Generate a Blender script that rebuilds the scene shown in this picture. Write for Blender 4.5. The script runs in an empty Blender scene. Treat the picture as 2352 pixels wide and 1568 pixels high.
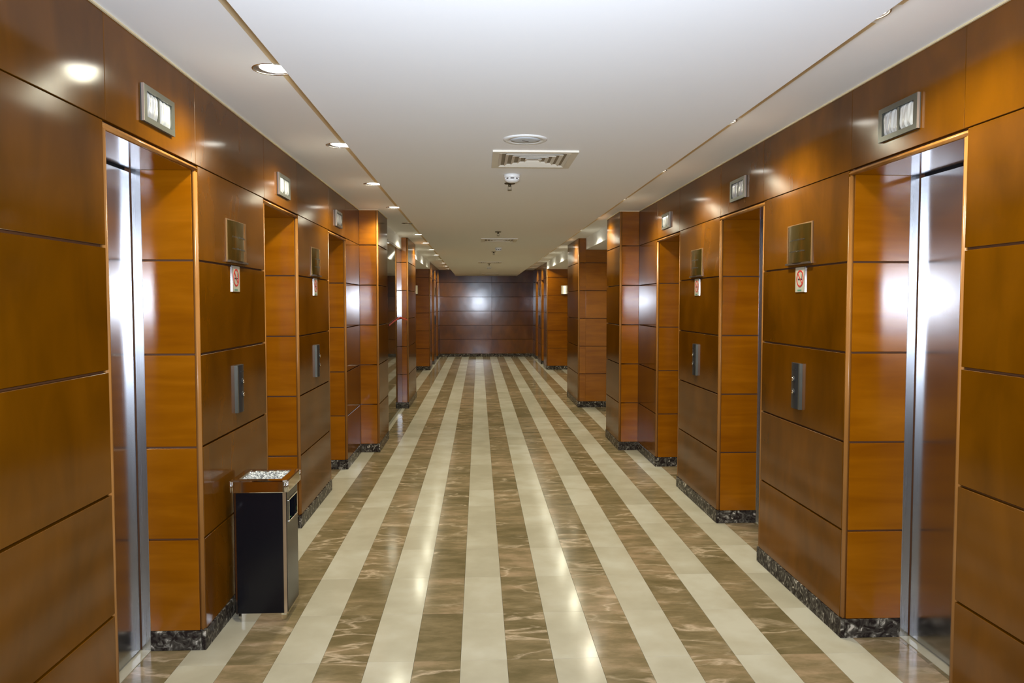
import bpy, bmesh, math, random
from mathutils import Vector
random.seed(7)
S = bpy.context.scene
COL = S.collection
PI = math.pi

# ------------------------------------------------------------------ camera
cd = bpy.data.cameras.new('camera')
cd.sensor_width = 36.0
cd.lens = 36.0 * 1779.9 / 2352.0
cd.clip_start = 0.02; cd.clip_end = 100
cam = bpy.data.objects.new('camera', cd); COL.objects.link(cam)
cam.location = (0, 0, 1.5808)
cam.rotation_euler = (PI / 2 - 0.0492, 0, 0)
cam.rotation_euler = (PI / 2 - 0.0492, 0, -0.043)
S.camera = cam

# ------------------------------------------------------------------ world, flash, exposure
w = bpy.data.worlds.new('world'); S.world = w; w.use_nodes = True
w.node_tree.nodes['Background'].inputs[0].default_value = (1.0, 0.88, 0.66, 1)
w.node_tree.nodes['Background'].inputs[1].default_value = 0.03
S.view_settings.view_transform = 'Standard'
S.view_settings.look = 'None'
S.view_settings.gamma = 1.0
S.view_settings.use_curve_mapping = False
S.view_settings.exposure = 0.0
FLASH = 84.0
DOWN = 85.0
fl = bpy.data.lights.new('camera_flash', 'AREA'); fl.shape = 'RECTANGLE'
fl.size = 0.10; fl.size_y = 0.06; fl.energy = FLASH; fl.spread = math.radians(118); fl.color = (0.80, 0.90, 1.06)
flo = bpy.data.objects.new('camera_flash', fl); COL.objects.link(flo)
flo.location = (0.01, -0.03, 1.5808 + 0.07)
flo.rotation_euler = (PI / 2 + math.radians(2), 0, -0.043)

# ------------------------------------------------------------------ helpers
def link(name, me, parent=None, loc=(0, 0, 0), rz=0.0):
    o = bpy.data.objects.new(name, me); COL.objects.link(o)
    if parent is not None: o.parent = parent
    o.location = loc; o.rotation_euler = (0, 0, rz)
    return o
def empty(name, loc=(0, 0, 0), rz=0.0, parent=None):
    return link(name, None, parent, loc, rz)
def tag(o, label=None, cat=None, group=None, kind=None):
    if label: o['label'] = label
    if cat: o['category'] = cat
    if group: o['group'] = group
    if kind: o['kind'] = kind
    return o
def bm_box(bm, x0, x1, y0, y1, z0, z1, bev=0.0, seg=1):
    r = bmesh.ops.create_cube(bm, size=1.0)
    vs = r['verts']
    for v in vs:
        v.co = Vector(((x0 + x1) / 2 + v.co.x * (x1 - x0), (y0 + y1) / 2 + v.co.y * (y1 - y0), (z0 + z1) / 2 + v.co.z * (z1 - z0)))
    if bev > 0:
        es = list({e for v in vs for e in v.link_edges})
        bmesh.ops.bevel(bm, geom=es, offset=bev, segments=seg, affect='EDGES', clamp_overlap=True)
def bm_cyl(bm, c, r0, r1, z0, z1, n=32, cap=True):
    """vertical frustum: radius r0 at z0, r1 at z1"""
    a = []; b = []
    for i in range(n):
        t = 2 * PI * i / n
        a.append(bm.verts.new((c[0] + r0 * math.cos(t), c[1] + r0 * math.sin(t), z0)))
        b.append(bm.verts.new((c[0] + r1 * math.cos(t), c[1] + r1 * math.sin(t), z1)))
    for i in range(n):
        j = (i + 1) % n
        bm.faces.new((a[i], a[j], b[j], b[i]))
    if cap:
        bm.faces.new(list(reversed(a))); bm.faces.new(b)
def bm_lathe(bm, prof, n=40, c=(0, 0), closed=False):
    rings = []
    for r, z in prof:
        if r < 1e-6: rings.append([bm.verts.new((c[0], c[1], z))])
        else: rings.append([bm.verts.new((c[0] + r * math.cos(2 * PI * i / n), c[1] + r * math.sin(2 * PI * i / n), z)) for i in range(n)])
    prs = list(zip(rings, rings[1:]))
    if closed: prs.append((rings[-1], rings[0]))
    for A, B in prs:
        for i in range(n):
            j = (i + 1) % n
            if len(A) == 1: bm.faces.new((A[0], B[j], B[i]))
            elif len(B) == 1: bm.faces.new((A[i], A[j], B[0]))
            else: bm.faces.new((A[i], A[j], B[j], B[i]))
def to_mesh(name, bm, m, smooth=False):
    bmesh.ops.recalc_face_normals(bm, faces=bm.faces[:])
    me = bpy.data.meshes.new(name); bm.to_mesh(me); bm.free()
    if m is not None:
        for q in (m if isinstance(m, (list, tuple)) else [m]): me.materials.append(q)
    if smooth:
        for p in me.polygons: p.use_smooth = True
    return me
def box_obj(name, x0, x1, y0, y1, z0, z1, m, parent=None, bev=0.0, seg=1, smooth=False):
    """a box whose origin is its own centre (parent sits at the world origin unless given in local terms)"""
    if x0 > x1: x0, x1 = x1, x0
    if y0 > y1: y0, y1 = y1, y0
    cx, cy, cz = (x0 + x1) / 2, (y0 + y1) / 2, (z0 + z1) / 2
    bm = bmesh.new(); bm_box(bm, x0 - cx, x1 - cx, y0 - cy, y1 - cy, z0 - cz, z1 - cz, bev, seg)
    return link(name, to_mesh(name, bm, m, smooth), parent, (cx, cy, cz))
def boxes_obj(name, lst, m, parent=None, bev=0.0):
    bm = bmesh.new()
    for b in lst:
        b = list(b)
        if b[0] > b[1]: b[0], b[1] = b[1], b[0]
        if b[2] > b[3]: b[2], b[3] = b[3], b[2]
        bm_box(bm, *b, bev)
    return link(name, to_mesh(name, bm, m), parent)

# ------------------------------------------------------------------ materials
def new_mat(name):
    m = bpy.data.materials.new(name); m.use_nodes = True
    nt = m.node_tree; b = nt.nodes['Principled BSDF']
    return m, nt, b
def plain(name, col, rough=0.5, metal=0.0, spec=0.5, coat=0.0, coat_r=0.05):
    m, nt, b = new_mat(name)
    b.inputs['Base Color'].default_value = (*col, 1)
    b.inputs['Roughness'].default_value = rough
    b.inputs['Metallic'].default_value = metal
    b.inputs['Specular IOR Level'].default_value = spec
    b.inputs['Coat Weight'].default_value = coat
    b.inputs['Coat Roughness'].default_value = coat_r
    return m
def N(nt, t, **kw):
    n = nt.nodes.new(t)
    for k, v in kw.items(): setattr(n, k, v)
    return n
def ramp(nt, stops):
    r = N(nt, 'ShaderNodeValToRGB'); e = r.color_ramp.elements
    while len(e) < len(stops): e.new(0.5)
    for q, (p, c) in zip(e, stops): q.position = p; q.color = (*c, 1)
    return r
def wood(name, scale, dark, mid, light, coat=0.6, coat_r=0.13):
    """lacquered veneer: stretched noise grain, blotchy figure, tone varying per panel"""
    m, nt, b = new_mat(name); L = nt.links
    tc = N(nt, 'ShaderNodeTexCoord'); oi = N(nt, 'ShaderNodeObjectInfo')
    mul = N(nt, 'ShaderNodeMath', operation='MULTIPLY'); mul.inputs[1].default_value = 37.0
    L.new(oi.outputs['Random'], mul.inputs[0])
    add = N(nt, 'ShaderNodeVectorMath', operation='ADD')
    L.new(tc.outputs['Object'], add.inputs[0]); L.new(mul.outputs[0], add.inputs[1])
    mp = N(nt, 'ShaderNodeMapping'); mp.inputs['Scale'].default_value = scale
    L.new(add.outputs[0], mp.inputs['Vector'])
    n1 = N(nt, 'ShaderNodeTexNoise'); n1.inputs['Scale'].default_value = 1.0; n1.inputs['Detail'].default_value = 5
    n1.inputs['Distortion'].default_value = 0.6
    L.new(mp.outputs[0], n1.inputs['Vector'])
    n2 = N(nt, 'ShaderNodeTexNoise'); n2.inputs['Scale'].default_value = 2.3; n2.inputs['Detail'].default_value = 2
    L.new(add.outputs[0], n2.inputs['Vector'])
    mx = N(nt, 'ShaderNodeMath', operation='MULTIPLY_ADD'); mx.inputs[1].default_value = 0.55; 
    L.new(n1.outputs['Fac'], mx.inputs[0])
    m2 = N(nt, 'ShaderNodeMath', operation='MULTIPLY'); m2.inputs[1].default_value = 0.45
    L.new(n2.outputs['Fac'], m2.inputs[0]); L.new(m2.outputs[0], mx.inputs[2])
    m3 = N(nt, 'ShaderNodeMath', operation='MULTIPLY_ADD'); m3.inputs[1].default_value = 0.10
    L.new(oi.outputs['Random'], m3.inputs[0]); L.new(mx.outputs[0], m3.inputs[2])
    r = ramp(nt, [(0.34, dark), (0.54, mid), (0.76, light)])
    L.new(m3.outputs[0], r.inputs[0]); L.new(r.outputs[0], b.inputs['Base Color'])
    b.inputs['Roughness'].default_value = 0.5
    b.inputs['Specular IOR Level'].default_value = 0.0
    b.inputs['Coat Weight'].default_value = coat; b.inputs['Coat Roughness'].default_value = coat_r
    b.inputs['Coat IOR'].default_value = 1.6
    n3 = N(nt, 'ShaderNodeTexNoise'); n3.inputs['Scale'].default_value = 3.0; n3.inputs['Detail'].default_value = 1
    L.new(add.outputs[0], n3.inputs['Vector'])
    bp = N(nt, 'ShaderNodeBump'); bp.inputs['Strength'].default_value = 0.04; bp.inputs['Distance'].default_value = 0.02
    L.new(n3.outputs['Fac'], bp.inputs['Height']); L.new(bp.outputs[0], b.inputs['Coat Normal'])
    return m
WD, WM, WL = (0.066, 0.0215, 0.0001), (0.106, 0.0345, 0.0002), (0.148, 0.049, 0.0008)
M_wood_v = wood('lacquered_maple_upright_grain_dim', (5, 5, 2.2), WD, WM, WL)  # same veneer, darkened: grazing light along the corridor walls is in the colour
M_wood_h = wood('lacquered_maple_level_grain_lit', (2.0, 2.0, 16), (0.17, 0.047, 0.0004), (0.225, 0.067, 0.0006), (0.29, 0.094, 0.0025), coat=1.0, coat_r=0.13)  # lighter copy: frontal flash on faces toward the camera is in the colour
M_bead = wood('pale_hardwood_lipping', (10, 10, 1.0), (0.20, 0.075, 0.012), (0.28, 0.115, 0.024), (0.36, 0.165, 0.05), coat=0.5, coat_r=0.25)
M_joint = plain('dark_joint_backing', (0.09, 0.030, 0.006), 0.7)

def painted(name, col, rough=0.6, bump=0.02):
    m, nt, b = new_mat(name); L = nt.links
    b.inputs['Base Color'].default_value = (*col, 1); b.inputs['Roughness'].default_value = rough
    tc = N(nt, 'ShaderNodeTexCoord'); n = N(nt, 'ShaderNodeTexNoise'); n.inputs['Scale'].default_value = 3.0; n.inputs['Detail'].default_value = 4
    L.new(tc.outputs['Object'], n.inputs['Vector'])
    bp = N(nt, 'ShaderNodeBump'); bp.inputs['Strength'].default_value = bump; bp.inputs['Distance'].default_value = 0.05
    L.new(n.outputs['Fac'], bp.inputs['Height']); L.new(bp.outputs[0], b.inputs['Normal'])
    return m
M_ceil = painted('white_ceiling_paint', (0.915, 0.915, 0.91), 0.6)
M_white = plain('white_enamel', (0.78, 0.77, 0.73), 0.35)
M_caulk = plain('cream_sealant', (0.70, 0.58, 0.36), 0.6)
M_gold = plain('gold_brown_trim', (0.72, 0.58, 0.36), 0.45)

def stone(name, kind):
    m, nt, b = new_mat(name); L = nt.links
    ge = N(nt, 'ShaderNodeNewGeometry'); oi = N(nt, 'ShaderNodeObjectInfo')
    sm = N(nt, 'ShaderNodeMath', operation='ADD'); L.new(ge.outputs['Random Per Island'], sm.inputs[0]); L.new(oi.outputs['Random'], sm.inputs[1])
    fr = N(nt, 'ShaderNodeMath', operation='FRACT'); L.new(sm.outputs[0], fr.inputs[0])
    mu = N(nt, 'ShaderNodeMath', operation='MULTIPLY'); mu.inputs[1].default_value = 53.0; L.new(fr.outputs[0], mu.inputs[0])
    ad = N(nt, 'ShaderNodeVectorMath', operation='ADD'); L.new(ge.outputs['Position'], ad.inputs[0]); L.new(mu.outputs[0], ad.inputs[1])
    if kind == 'brown':
        mp = N(nt, 'ShaderNodeMapping'); mp.inputs['Scale'].default_value = (0.8, 2.0, 1.0); mp.inputs['Rotation'].default_value = (0, 0, 0.35)
        L.new(ad.outputs[0], mp.inputs['Vector'])
        n1 = N(nt, 'ShaderNodeTexNoise'); n1.inputs['Scale'].default_value = 5.0; n1.inputs['Detail'].default_value = 8; n1.inputs['Roughness'].default_value = 0.65
        L.new(mp.outputs[0], n1.inputs['Vector'])
        r1 = ramp(nt, [(0.32, (0.108, 0.082, 0.038)), (0.52, (0.168, 0.124, 0.064)), (0.72, (0.27, 0.185, 0.11))])
        m4 = N(nt, 'ShaderNodeMath', operation='MULTIPLY_ADD'); m4.inputs[1].default_value = 0.20
        L.new(fr.outputs[0], m4.inputs[0])
        of = N(nt, 'ShaderNodeMath', operation='SUBTRACT'); of.inputs[1].default_value = 0.10; L.new(n1.outputs['Fac'], of.inputs[0])
        L.new(of.outputs[0], m4.inputs[2]); L.new(m4.outputs[0], r1.inputs[0])
        # veins: ridged warped noise
        n2 = N(nt, 'ShaderNodeTexNoise'); n2.inputs['Scale'].default_value = 3.2; n2.inputs['Detail'].default_value = 7; n2.inputs['Distortion'].default_value = 0.35
        L.new(mp.outputs[0], n2.inputs['Vector'])
        s1 = N(nt, 'ShaderNodeMath', operation='SUBTRACT'); s1.inputs[1].default_value = 0.5; L.new(n2.outputs['Fac'], s1.inputs[0])
        ab = N(nt, 'ShaderNodeMath', operation='ABSOLUTE'); L.new(s1.outputs[0], ab.inputs[0])
        r2 = ramp(nt, [(0.0, (1, 1, 1)), (0.012, (0.55, 0.55, 0.55)), (0.04, (0, 0, 0))]); L.new(ab.outputs[0], r2.inputs[0])
        n3 = N(nt, 'ShaderNodeTexNoise'); n3.inputs['Scale'].default_value = 2.2; n3.inputs['Detail'].default_value = 2; L.new(ad.outputs[0], n3.inputs['Vector'])
        r3 = ramp(nt, [(0.42, (0, 0, 0)), (0.62, (0.8, 0.8, 0.8))]); L.new(n3.outputs['Fac'], r3.inputs[0])
        vm = N(nt, 'ShaderNodeMath', operation='MULTIPLY'); L.new(r2.outputs[0], vm.inputs[0]); L.new(r3.outputs[0], vm.inputs[1])
        mix = N(nt, 'ShaderNodeMix', data_type='RGBA'); L.new(vm.outputs[0], mix.inputs[0]); L.new(r1.outputs[0], mix.inputs[6])
        mix.inputs[7].default_value = (0.42, 0.32, 0.22, 1); L.new(mix.outputs[2], b.inputs['Base Color'])
    elif kind == 'cream':
        n1 = N(nt, 'ShaderNodeTexNoise'); n1.inputs['Scale'].default_value = 4.0; n1.inputs['Detail'].default_value = 6; L.new(ad.outputs[0], n1.inputs['Vector'])
        r1 = ramp(nt, [(0.3, (0.315, 0.280, 0.205)), (0.5, (0.355, 0.318, 0.238)), (0.75, (0.405, 0.372, 0.295))])
        m4 = N(nt, 'ShaderNodeMath', operation='MULTIPLY_ADD'); m4.inputs[1].default_value = 0.36
        L.new(fr.outputs[0], m4.inputs[0])
        of = N(nt, 'ShaderNodeMath', operation='SUBTRACT'); of.inputs[1].default_value = 0.16; L.new(n1.outputs['Fac'], of.inputs[0])
        L.new(of.outputs[0], m4.inputs[2]); L.new(m4.outputs[0], r1.inputs[0]); L.new(r1.outputs[0], b.inputs['Base Color'])
    else:
        vo = N(nt, 'ShaderNodeTexNoise'); vo.inputs['Scale'].default_value = 26.0; vo.inputs['Detail'].default_value = 5; vo.inputs['Distortion'].default_value = 1.5
        L.new(ad.outputs[0], vo.inputs['Vector'])
        r1 = ramp(nt, [(0.40, (0.020, 0.014, 0.012)), (0.55, (0.065, 0.055, 0.042)), (0.63, (0.17, 0.15, 0.12)), (0.70, (0.50, 0.44, 0.36))])
        L.new(vo.outputs['Fac'], r1.inputs[0]); L.new(r1.outputs[0], b.inputs['Base Color'])
    b.inputs['Roughness'].default_value = 0.13 if kind != 'black' else 0.22
    b.inputs['Specular IOR Level'].default_value = 0.035
    return m
M_brown = stone('brown_veined_marble', 'brown')
M_cream = stone('cream_marble', 'cream')
M_black = stone('dark_breccia_marble', 'black')
M_grout = plain('grey_brown_grout', (0.22, 0.17, 0.11), 0.7)

def brushed(name, col, rough, sc=(260, 260, 1.5)):
    m, nt, b = new_mat(name); L = nt.links
    b.inputs['Base Color'].default_value = (*col, 1); b.inputs['Metallic'].default_value = 1.0
    tc = N(nt, 'ShaderNodeTexCoord'); mp = N(nt, 'ShaderNodeMapping'); mp.inputs['Scale'].default_value = sc
    L.new(tc.outputs['Object'], mp.inputs['Vector'])
    n = N(nt, 'ShaderNodeTexNoise'); n.inputs['Scale'].default_value = 1.0; n.inputs['Detail'].default_value = 3; L.new(mp.outputs[0], n.inputs['Vector'])
    mr = N(nt, 'ShaderNodeMapRange'); mr.inputs['To Min'].default_value = rough * 0.8; mr.inputs['To Max'].default_value = rough * 1.25
    L.new(n.outputs['Fac'], mr.inputs['Value']); L.new(mr.outputs[0], b.inputs['Roughness'])
    bp = N(nt, 'ShaderNodeBump'); bp.inputs['Strength'].default_value = 0.03; bp.inputs['Distance'].default_value = 0.002
    L.new(n.outputs['Fac'], bp.inputs['Height']); L.new(bp.outputs[0], b.inputs['Normal'])
    return m
M_steel = brushed('brushed_stainless_steel', (0.45, 0.45, 0.45), 0.19)
M_jamb = brushed('satin_steel_frame', (0.62, 0.63, 0.66), 0.25)
M_dark = plain('black_gap', (0.012, 0.011, 0.012), 0.6)
M_chrome = plain('polished_chrome', (0.80, 0.78, 0.74), 0.07, 1.0)
M_rosestrip = plain('satin_metal_corner_strip', (0.62, 0.52, 0.46), 0.30, 1.0)
M_binblack = plain('black_enamel', (0.004, 0.004, 0.006), 0.22, 0.0, 0.35, 0.0)
M_grey = plain('grey_metal_plate', (0.115, 0.115, 0.095), 0.35, 0.6)
M_lens = plain('ribbed_silver_lens', (0.72, 0.74, 0.74), 0.18, 0.55)
M_edge = plain('dull_pinkish_metal_edge', (0.42, 0.34, 0.28), 0.4, 0.6)
M_brass = plain('brass_plate', (0.15, 0.10, 0.02), 0.16, 0.8)
M_brightbrass = plain('bright_brass_plate', (0.80, 0.68, 0.42), 0.25, 0.6)
M_frost = plain('clear_brown_acrylic', (0.20, 0.11, 0.05), 0.15)
M_sign = plain('pale_metal_sign', (0.50, 0.46, 0.36), 0.35, 0.2)
M_red = plain('red_print', (0.42, 0.03, 0.02), 0.45)
M_blackprint = plain('black_print', (0.03, 0.025, 0.02), 0.5)
M_greenprint = plain('green_print', (0.08, 0.22, 0.14), 0.5)
M_panelgrey = plain('blue_grey_metal', (0.05, 0.052, 0.055), 0.35, 0.6)
M_can = plain('dark_bronze_baffle', (0.045, 0.028, 0.018), 0.5)
M_pipe = plain('dark_bronze_metal', (0.10, 0.075, 0.04), 0.4, 0.6)
M_speaker = plain('pale_grey_grille', (0.55, 0.58, 0.60), 0.55)
M_vent = plain('cream_vent_enamel', (0.72, 0.66, 0.54), 0.4)
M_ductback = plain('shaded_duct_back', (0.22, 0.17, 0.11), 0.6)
M_redtape = plain('red_barrier_tape', (0.55, 0.05, 0.03), 0.5)
M_gravel = None
def lens_mat(name, strength, col=(1.0, 0.97, 0.86)):
    m, nt, b = new_mat(name)
    b.inputs['Base Color'].default_value = (0.8, 0.8, 0.78, 1)
    b.inputs['Emission Color'].default_value = (*col, 1)
    b.inputs['Emission Strength'].default_value = strength
    return m
M_lit = lens_mat('lit_lamp_lens', 9.0)
M_dim = lens_mat('dim_lamp_lens', 1.2, (1.0, 0.9, 0.6))
M_unlit = plain('unlit_lamp_lens', (0.5, 0.5, 0.47), 0.3)
def glass_mat():
    m, nt, b = new_mat('dark_tinted_glass')
    b.inputs['Base Color'].default_value = (0.02, 0.02, 0.015, 1); b.inputs['Roughness'].default_value = 0.03
    b.inputs['Specular IOR Level'].default_value = 0.9; b.inputs['IOR'].default_value = 1.7
    b.inputs['Transmission Weight'].default_value = 0.35
    return m
M_glass = glass_mat()

# ------------------------------------------------------------------ dimensions
BASE, P, HEAD, TOP, DROP = 0.0914, 0.42, 2.1700, 2.56, 2.39
ROWS = [BASE + P * k for k in range(6)] + [TOP]          # panel joints
XW = {-1: -1.2515, 1: 1.711}                             # main wall face
X2 = {-1: -1.055, 1: 1.505}                              # projecting pier face
XG = {-1: -1.150, 1: 1.620}                              # set-back face (bulkheads, glass, far bank)
XJ = {-1: -1.494, 1: 1.994}                              # front of the steel jambs
XD = {-1: -1.538, 1: 2.038}                              # lift door leaves
D1 = [(2.695, 3.525), (4.625, 5.445), (6.57, 7.385)]     # lift openings, near bank
D2 = [(19.25, 20.07), (21.15, 21.97)]                    # lift openings, far bank
YC, YE1, YP, YP2, YB, YEND, YBACK = 8.23, 9.07, 11.68, 13.10, 18.40, 23.0, -3.0
GAP, TH = 0.0045, 0.018                                  # half joint, panel thickness
SIDE = {-1: 'left', 1: 'right'}

# ------------------------------------------------------------------ wall shells and panels
walls = {}
for s in (-1, 1):
    X = XW[s]; o = s
    bk = []
    def side_back(x, y0, y1, z0=0.0, z1=TOP, t=0.05):
        bk.append((x + o * (TH + 0.001), x + o * (TH + t), y0, y1, z0, z1))
    ys = [YBACK, 2.695, 3.525, 4.625, 5.445, 6.57, 7.385, YC + 0.02]
    side_back(X, YBACK, D1[0][0] - 0.02)
    side_back(X, D1[0][1] + 0.02, D1[1][0] - 0.02); side_back(X, D1[1][1] + 0.02, D1[2][0] - 0.02); side_back(X, D1[2][1] + 0.02, YC + 0.019)
    for a, b_ in D1: side_back(X, a - 0.02, b_ + 0.02, HEAD + 0.03)
    bk.append((X + o * 0.02, X2[s] + o * (TH + 0.001), YC + TH + 0.001, YC + 0.06, 0, TOP))
    side_back(X2[s], YC + 0.019, YE1)
    # second pier
    side_back(X2[s], YP + 0.019, YP2)
    if s == 1: bk.append((XG[s] - 0.02, 4.0, YP + 0.019, YP + 0.06, 0, DROP))
    # far bank
    xg = XG[s]
    side_back(xg, YB + 0.019, D2[0][0] - 0.02); side_back(xg, D2[0][1] + 0.02, D2[1][0] - 0.02); side_back(xg, D2[1][1] + 0.02, YEND + 0.02)
    for a, b_ in D2: side_back(xg, a - 0.02, b_ + 0.02, HEAD + 0.03)
    bk.append((xg + o * (TH + 0.05), s * 4.0 + 0.2, YB + 0.019, YB + 0.06, 0, DROP))
    wobj = boxes_obj('wall_' + SIDE[s], bk, M_joint); tag(wobj, kind='structure'); walls[s] = wobj

def rows(z_top=TOP):
    r = [z for z in ROWS if z < z_top - 0.02] + [z_top]
    return list(zip(r, r[1:]))
def side_panels(s, x, y0, y1, z_top=TOP, zmin=0.0, parent=None):
    par = parent or walls[s]
    for a, b_ in rows(z_top):
        if a < zmin - 0.01: continue
        hi = b_ - (GAP if b_ < z_top - 1e-6 else 0)
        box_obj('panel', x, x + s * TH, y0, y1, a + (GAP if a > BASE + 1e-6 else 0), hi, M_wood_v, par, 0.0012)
def front_panels(par, x0, x1, y, z_top=TOP, zmin=0.0, mat=None, d=1):
    for a, b_ in rows(z_top):
        if a < zmin - 0.01: continue
        hi = b_ - (GAP if b_ < z_top - 1e-6 else 0)
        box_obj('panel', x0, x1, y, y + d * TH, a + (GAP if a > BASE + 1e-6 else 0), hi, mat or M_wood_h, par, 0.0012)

BD = 0.022   # lipping width
SEAM = 0.0012
for s in (-1, 1):
    X = XW[s]; W = walls[s]
    for a, b_ in ((YBACK, -1.2), (-1.2, 0.77), (0.77, 1.595), (1.595, D1[0][0])):
        side_panels(s, X, a + SEAM, b_ - SEAM - (BD if b_ == D1[0][0] else 0), ROWS[5])
        box_obj('panel', X, X + s * TH, a + SEAM, b_ - SEAM, ROWS[5] + GAP, TOP, M_wood_v, W, 0.0012)
    segs = [(D1[0][1], D1[1][0]), (D1[1][1], D1[2][0]), (D1[2][1], YC)]
    for a, b_ in segs:
        e = b_ - (BD if b_ != YC else 0)
        side_panels(s, X, a + BD + SEAM, e - SEAM, ROWS[5])
        box_obj('panel', X, X + s * TH, a + SEAM, b_ - SEAM, ROWS[5] + GAP, TOP, M_wood_v, W, 0.0012)
    for a, b_ in D1:
        # header panel over the opening
        box_obj('panel', X, X + s * TH, a + SEAM, b_ - SEAM, ROWS[5] + GAP, TOP, M_wood_v, W, 0.0012)
        # far reveal (faces the camera) and near reveal
        for z0, z1 in rows(HEAD):
            z0g = z0 + (GAP if z0 > BASE + 1e-6 else 0); z1g = z1 - (GAP if z1 < HEAD - 1e-6 else 0)
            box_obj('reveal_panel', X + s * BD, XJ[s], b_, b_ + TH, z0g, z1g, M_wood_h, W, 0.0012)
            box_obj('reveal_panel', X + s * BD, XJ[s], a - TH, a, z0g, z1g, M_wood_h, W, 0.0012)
        box_obj('soffit_panel', X + s * BD, XJ[s], a - TH, b_ + TH, HEAD, HEAD + TH, M_wood_h, W, 0.001)
        # rounded lippings
        box_obj('corner_lipping', X - s * 0.001, X + s * BD, b_ - 0.001, b_ + BD, BASE, HEAD, M_bead, W, 0.007, 3, True)
        box_obj('corner_lipping', X - s * 0.001, X + s * BD, a - BD, a + 0.001, BASE, HEAD, M_bead, W, 0.007, 3, True)
        box_obj('head_lipping', X - s * 0.001, X + s * BD, a - BD, b_ + BD, HEAD - 0.001, ROWS[5] - GAP, M_bead, W, 0.006, 3, True)
        # backing behind the reveals
        boxes_obj('reveal_backing', [(X + s * 0.03, XD[s] + s * 0.08, b_ + TH + .001, b_ + 0.05, 0, HEAD + 0.05),
                                     (X + s * 0.03, XD[s] + s * 0.08, a - 0.05, a - TH - .001, 0, HEAD + 0.05),
                                     (X + s * 0.03, XD[s] + s * 0.08, a - 0.05, b_ + 0.05, HEAD + TH + .001, HEAD + 0.05)], M_joint, W)
    # return face and projecting pier
    x0, x1 = sorted((X, X2[s]))
    front_panels(W, x0 + (0.001 if s == -1 else BD), x1 - (BD if s == -1 else 0.001), YC)
    box_obj('corner_lipping', X2[s], X2[s] + s * BD, YC - .001, YC + BD, BASE, TOP, M_bead, W, 0.007, 3, True)
    side_panels(s, X2[s], YC + BD, YE1)
    front_panels(W, min(X2[s], XG[s]), max(X2[s], XG[s]), YE1, d=-1)
    # second pier
    if s == -1:
        front_panels(W, XG[s] - 0.9, XG[s], YP, DROP); front_panels(W, XG[s], X2[s] - BD, YP)
    else:
        front_panels(W, X2[s] + BD, XG[s] - .0005, YP)
        for xa, xb in ((XG[s], 2.6), (2.602, 4.0)): front_panels(W, xa, xb, YP, DROP)
    box_obj('corner_lipping', X2[s], X2[s] + s * BD, YP - .001, YP + BD, BASE, TOP, M_bead, W, 0.007, 3, True)
    side_panels(s, X2[s], YP + BD, YP2)
    front_panels(W, min(X2[s], s * 4.0), max(X2[s], s * 4.0), YP2, DROP, d=-1)
    # far bank
    xg = XG[s]
    front_panels(W, min(xg + s * BD, s * 4.0), max(xg + s * BD, s * 4.0), YB, DROP)
    box_obj('corner_lipping', xg, xg + s * BD, YB - .001, YB + BD, BASE, TOP, M_bead, W, 0.007, 3, True)
    for a, b_ in ((YB + BD, D2[0][0]), (D2[0][1], D2[1][0]), (D2[1][1], YEND)): side_panels(s, xg, a + SEAM, b_ - SEAM)
    for a, b_ in D2:
        box_obj('panel', xg, xg + s * TH, a + SEAM, b_ - SEAM, HEAD, TOP, M_wood_v, W, 0.0012)
        for z0, z1 in rows(HEAD):
            z0g = z0 + (GAP if z0 > BASE + 1e-6 else 0); z1g = z1 - (GAP if z1 < HEAD - 1e-6 else 0)
            box_obj('reveal_panel', xg + s * BD, xg + s * 0.245, b_, b_ + TH, z0g, z1g, M_wood_h, W)
        box_obj('corner_lipping', xg, xg + s * BD, b_, b_ + BD, BASE, HEAD, M_bead, W, 0.007, 3, True)
        box_obj('soffit_panel', xg + s * TH, xg + s * 0.245, a, b_, HEAD, HEAD + TH, M_wood_h, W)
        boxes_obj('reveal_backing', [(xg + s * 0.03, xg + s * 0.32, b_ + TH + .001, b_ + 0.05, 0, HEAD + 0.05),
                                     (xg + s * 0.03, xg + s * 0.32, a - 0.05, a - .001, 0, HEAD + 0.05)], M_joint, W)
    # white bulkheads above the side openings
    boxes_obj('bulkhead', [(xg, xg + s * 0.12, YE1, YP, DROP, TOP)], M_ceil, W)
    boxes_obj('bulkhead', [(xg, xg + s * 0.12, YP2, YB, DROP, TOP)], M_ceil, W)
    # side lobby shells beyond the openings
    xo = s * 4.0
    bl = [(xo, xo + s * 0.05, YE1, YB, 0, DROP), (xg, xo, YE1 - 0.05, YE1, 0, DROP)]
    boxes_obj('lobby_wall', bl, M_ceil, W)
# end wall and the wall behind the camera
we = boxes_obj('wall_end', [(XG[-1] - 0.05, XG[1] + 0.05, YEND + TH + .001, YEND + 0.06, 0, TOP)], M_joint); tag(we, kind='structure')
front_panels(we, XG[-1], 0.388, YEND, mat=M_wood_v); front_panels(we, 0.391, XG[1], YEND, mat=M_wood_v)
wb = boxes_obj('wall_back', [(-1.4, 1.9, YBACK - 0.06, YBACK - TH - .001, 0, TOP)], M_joint); tag(wb, kind='structure')
front_panels(wb, XW[-1], 0.22, YBACK, mat=M_wood_v, d=-1); front_panels(wb, 0.225, XW[1], YBACK, mat=M_wood_v, d=-1)

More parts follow.
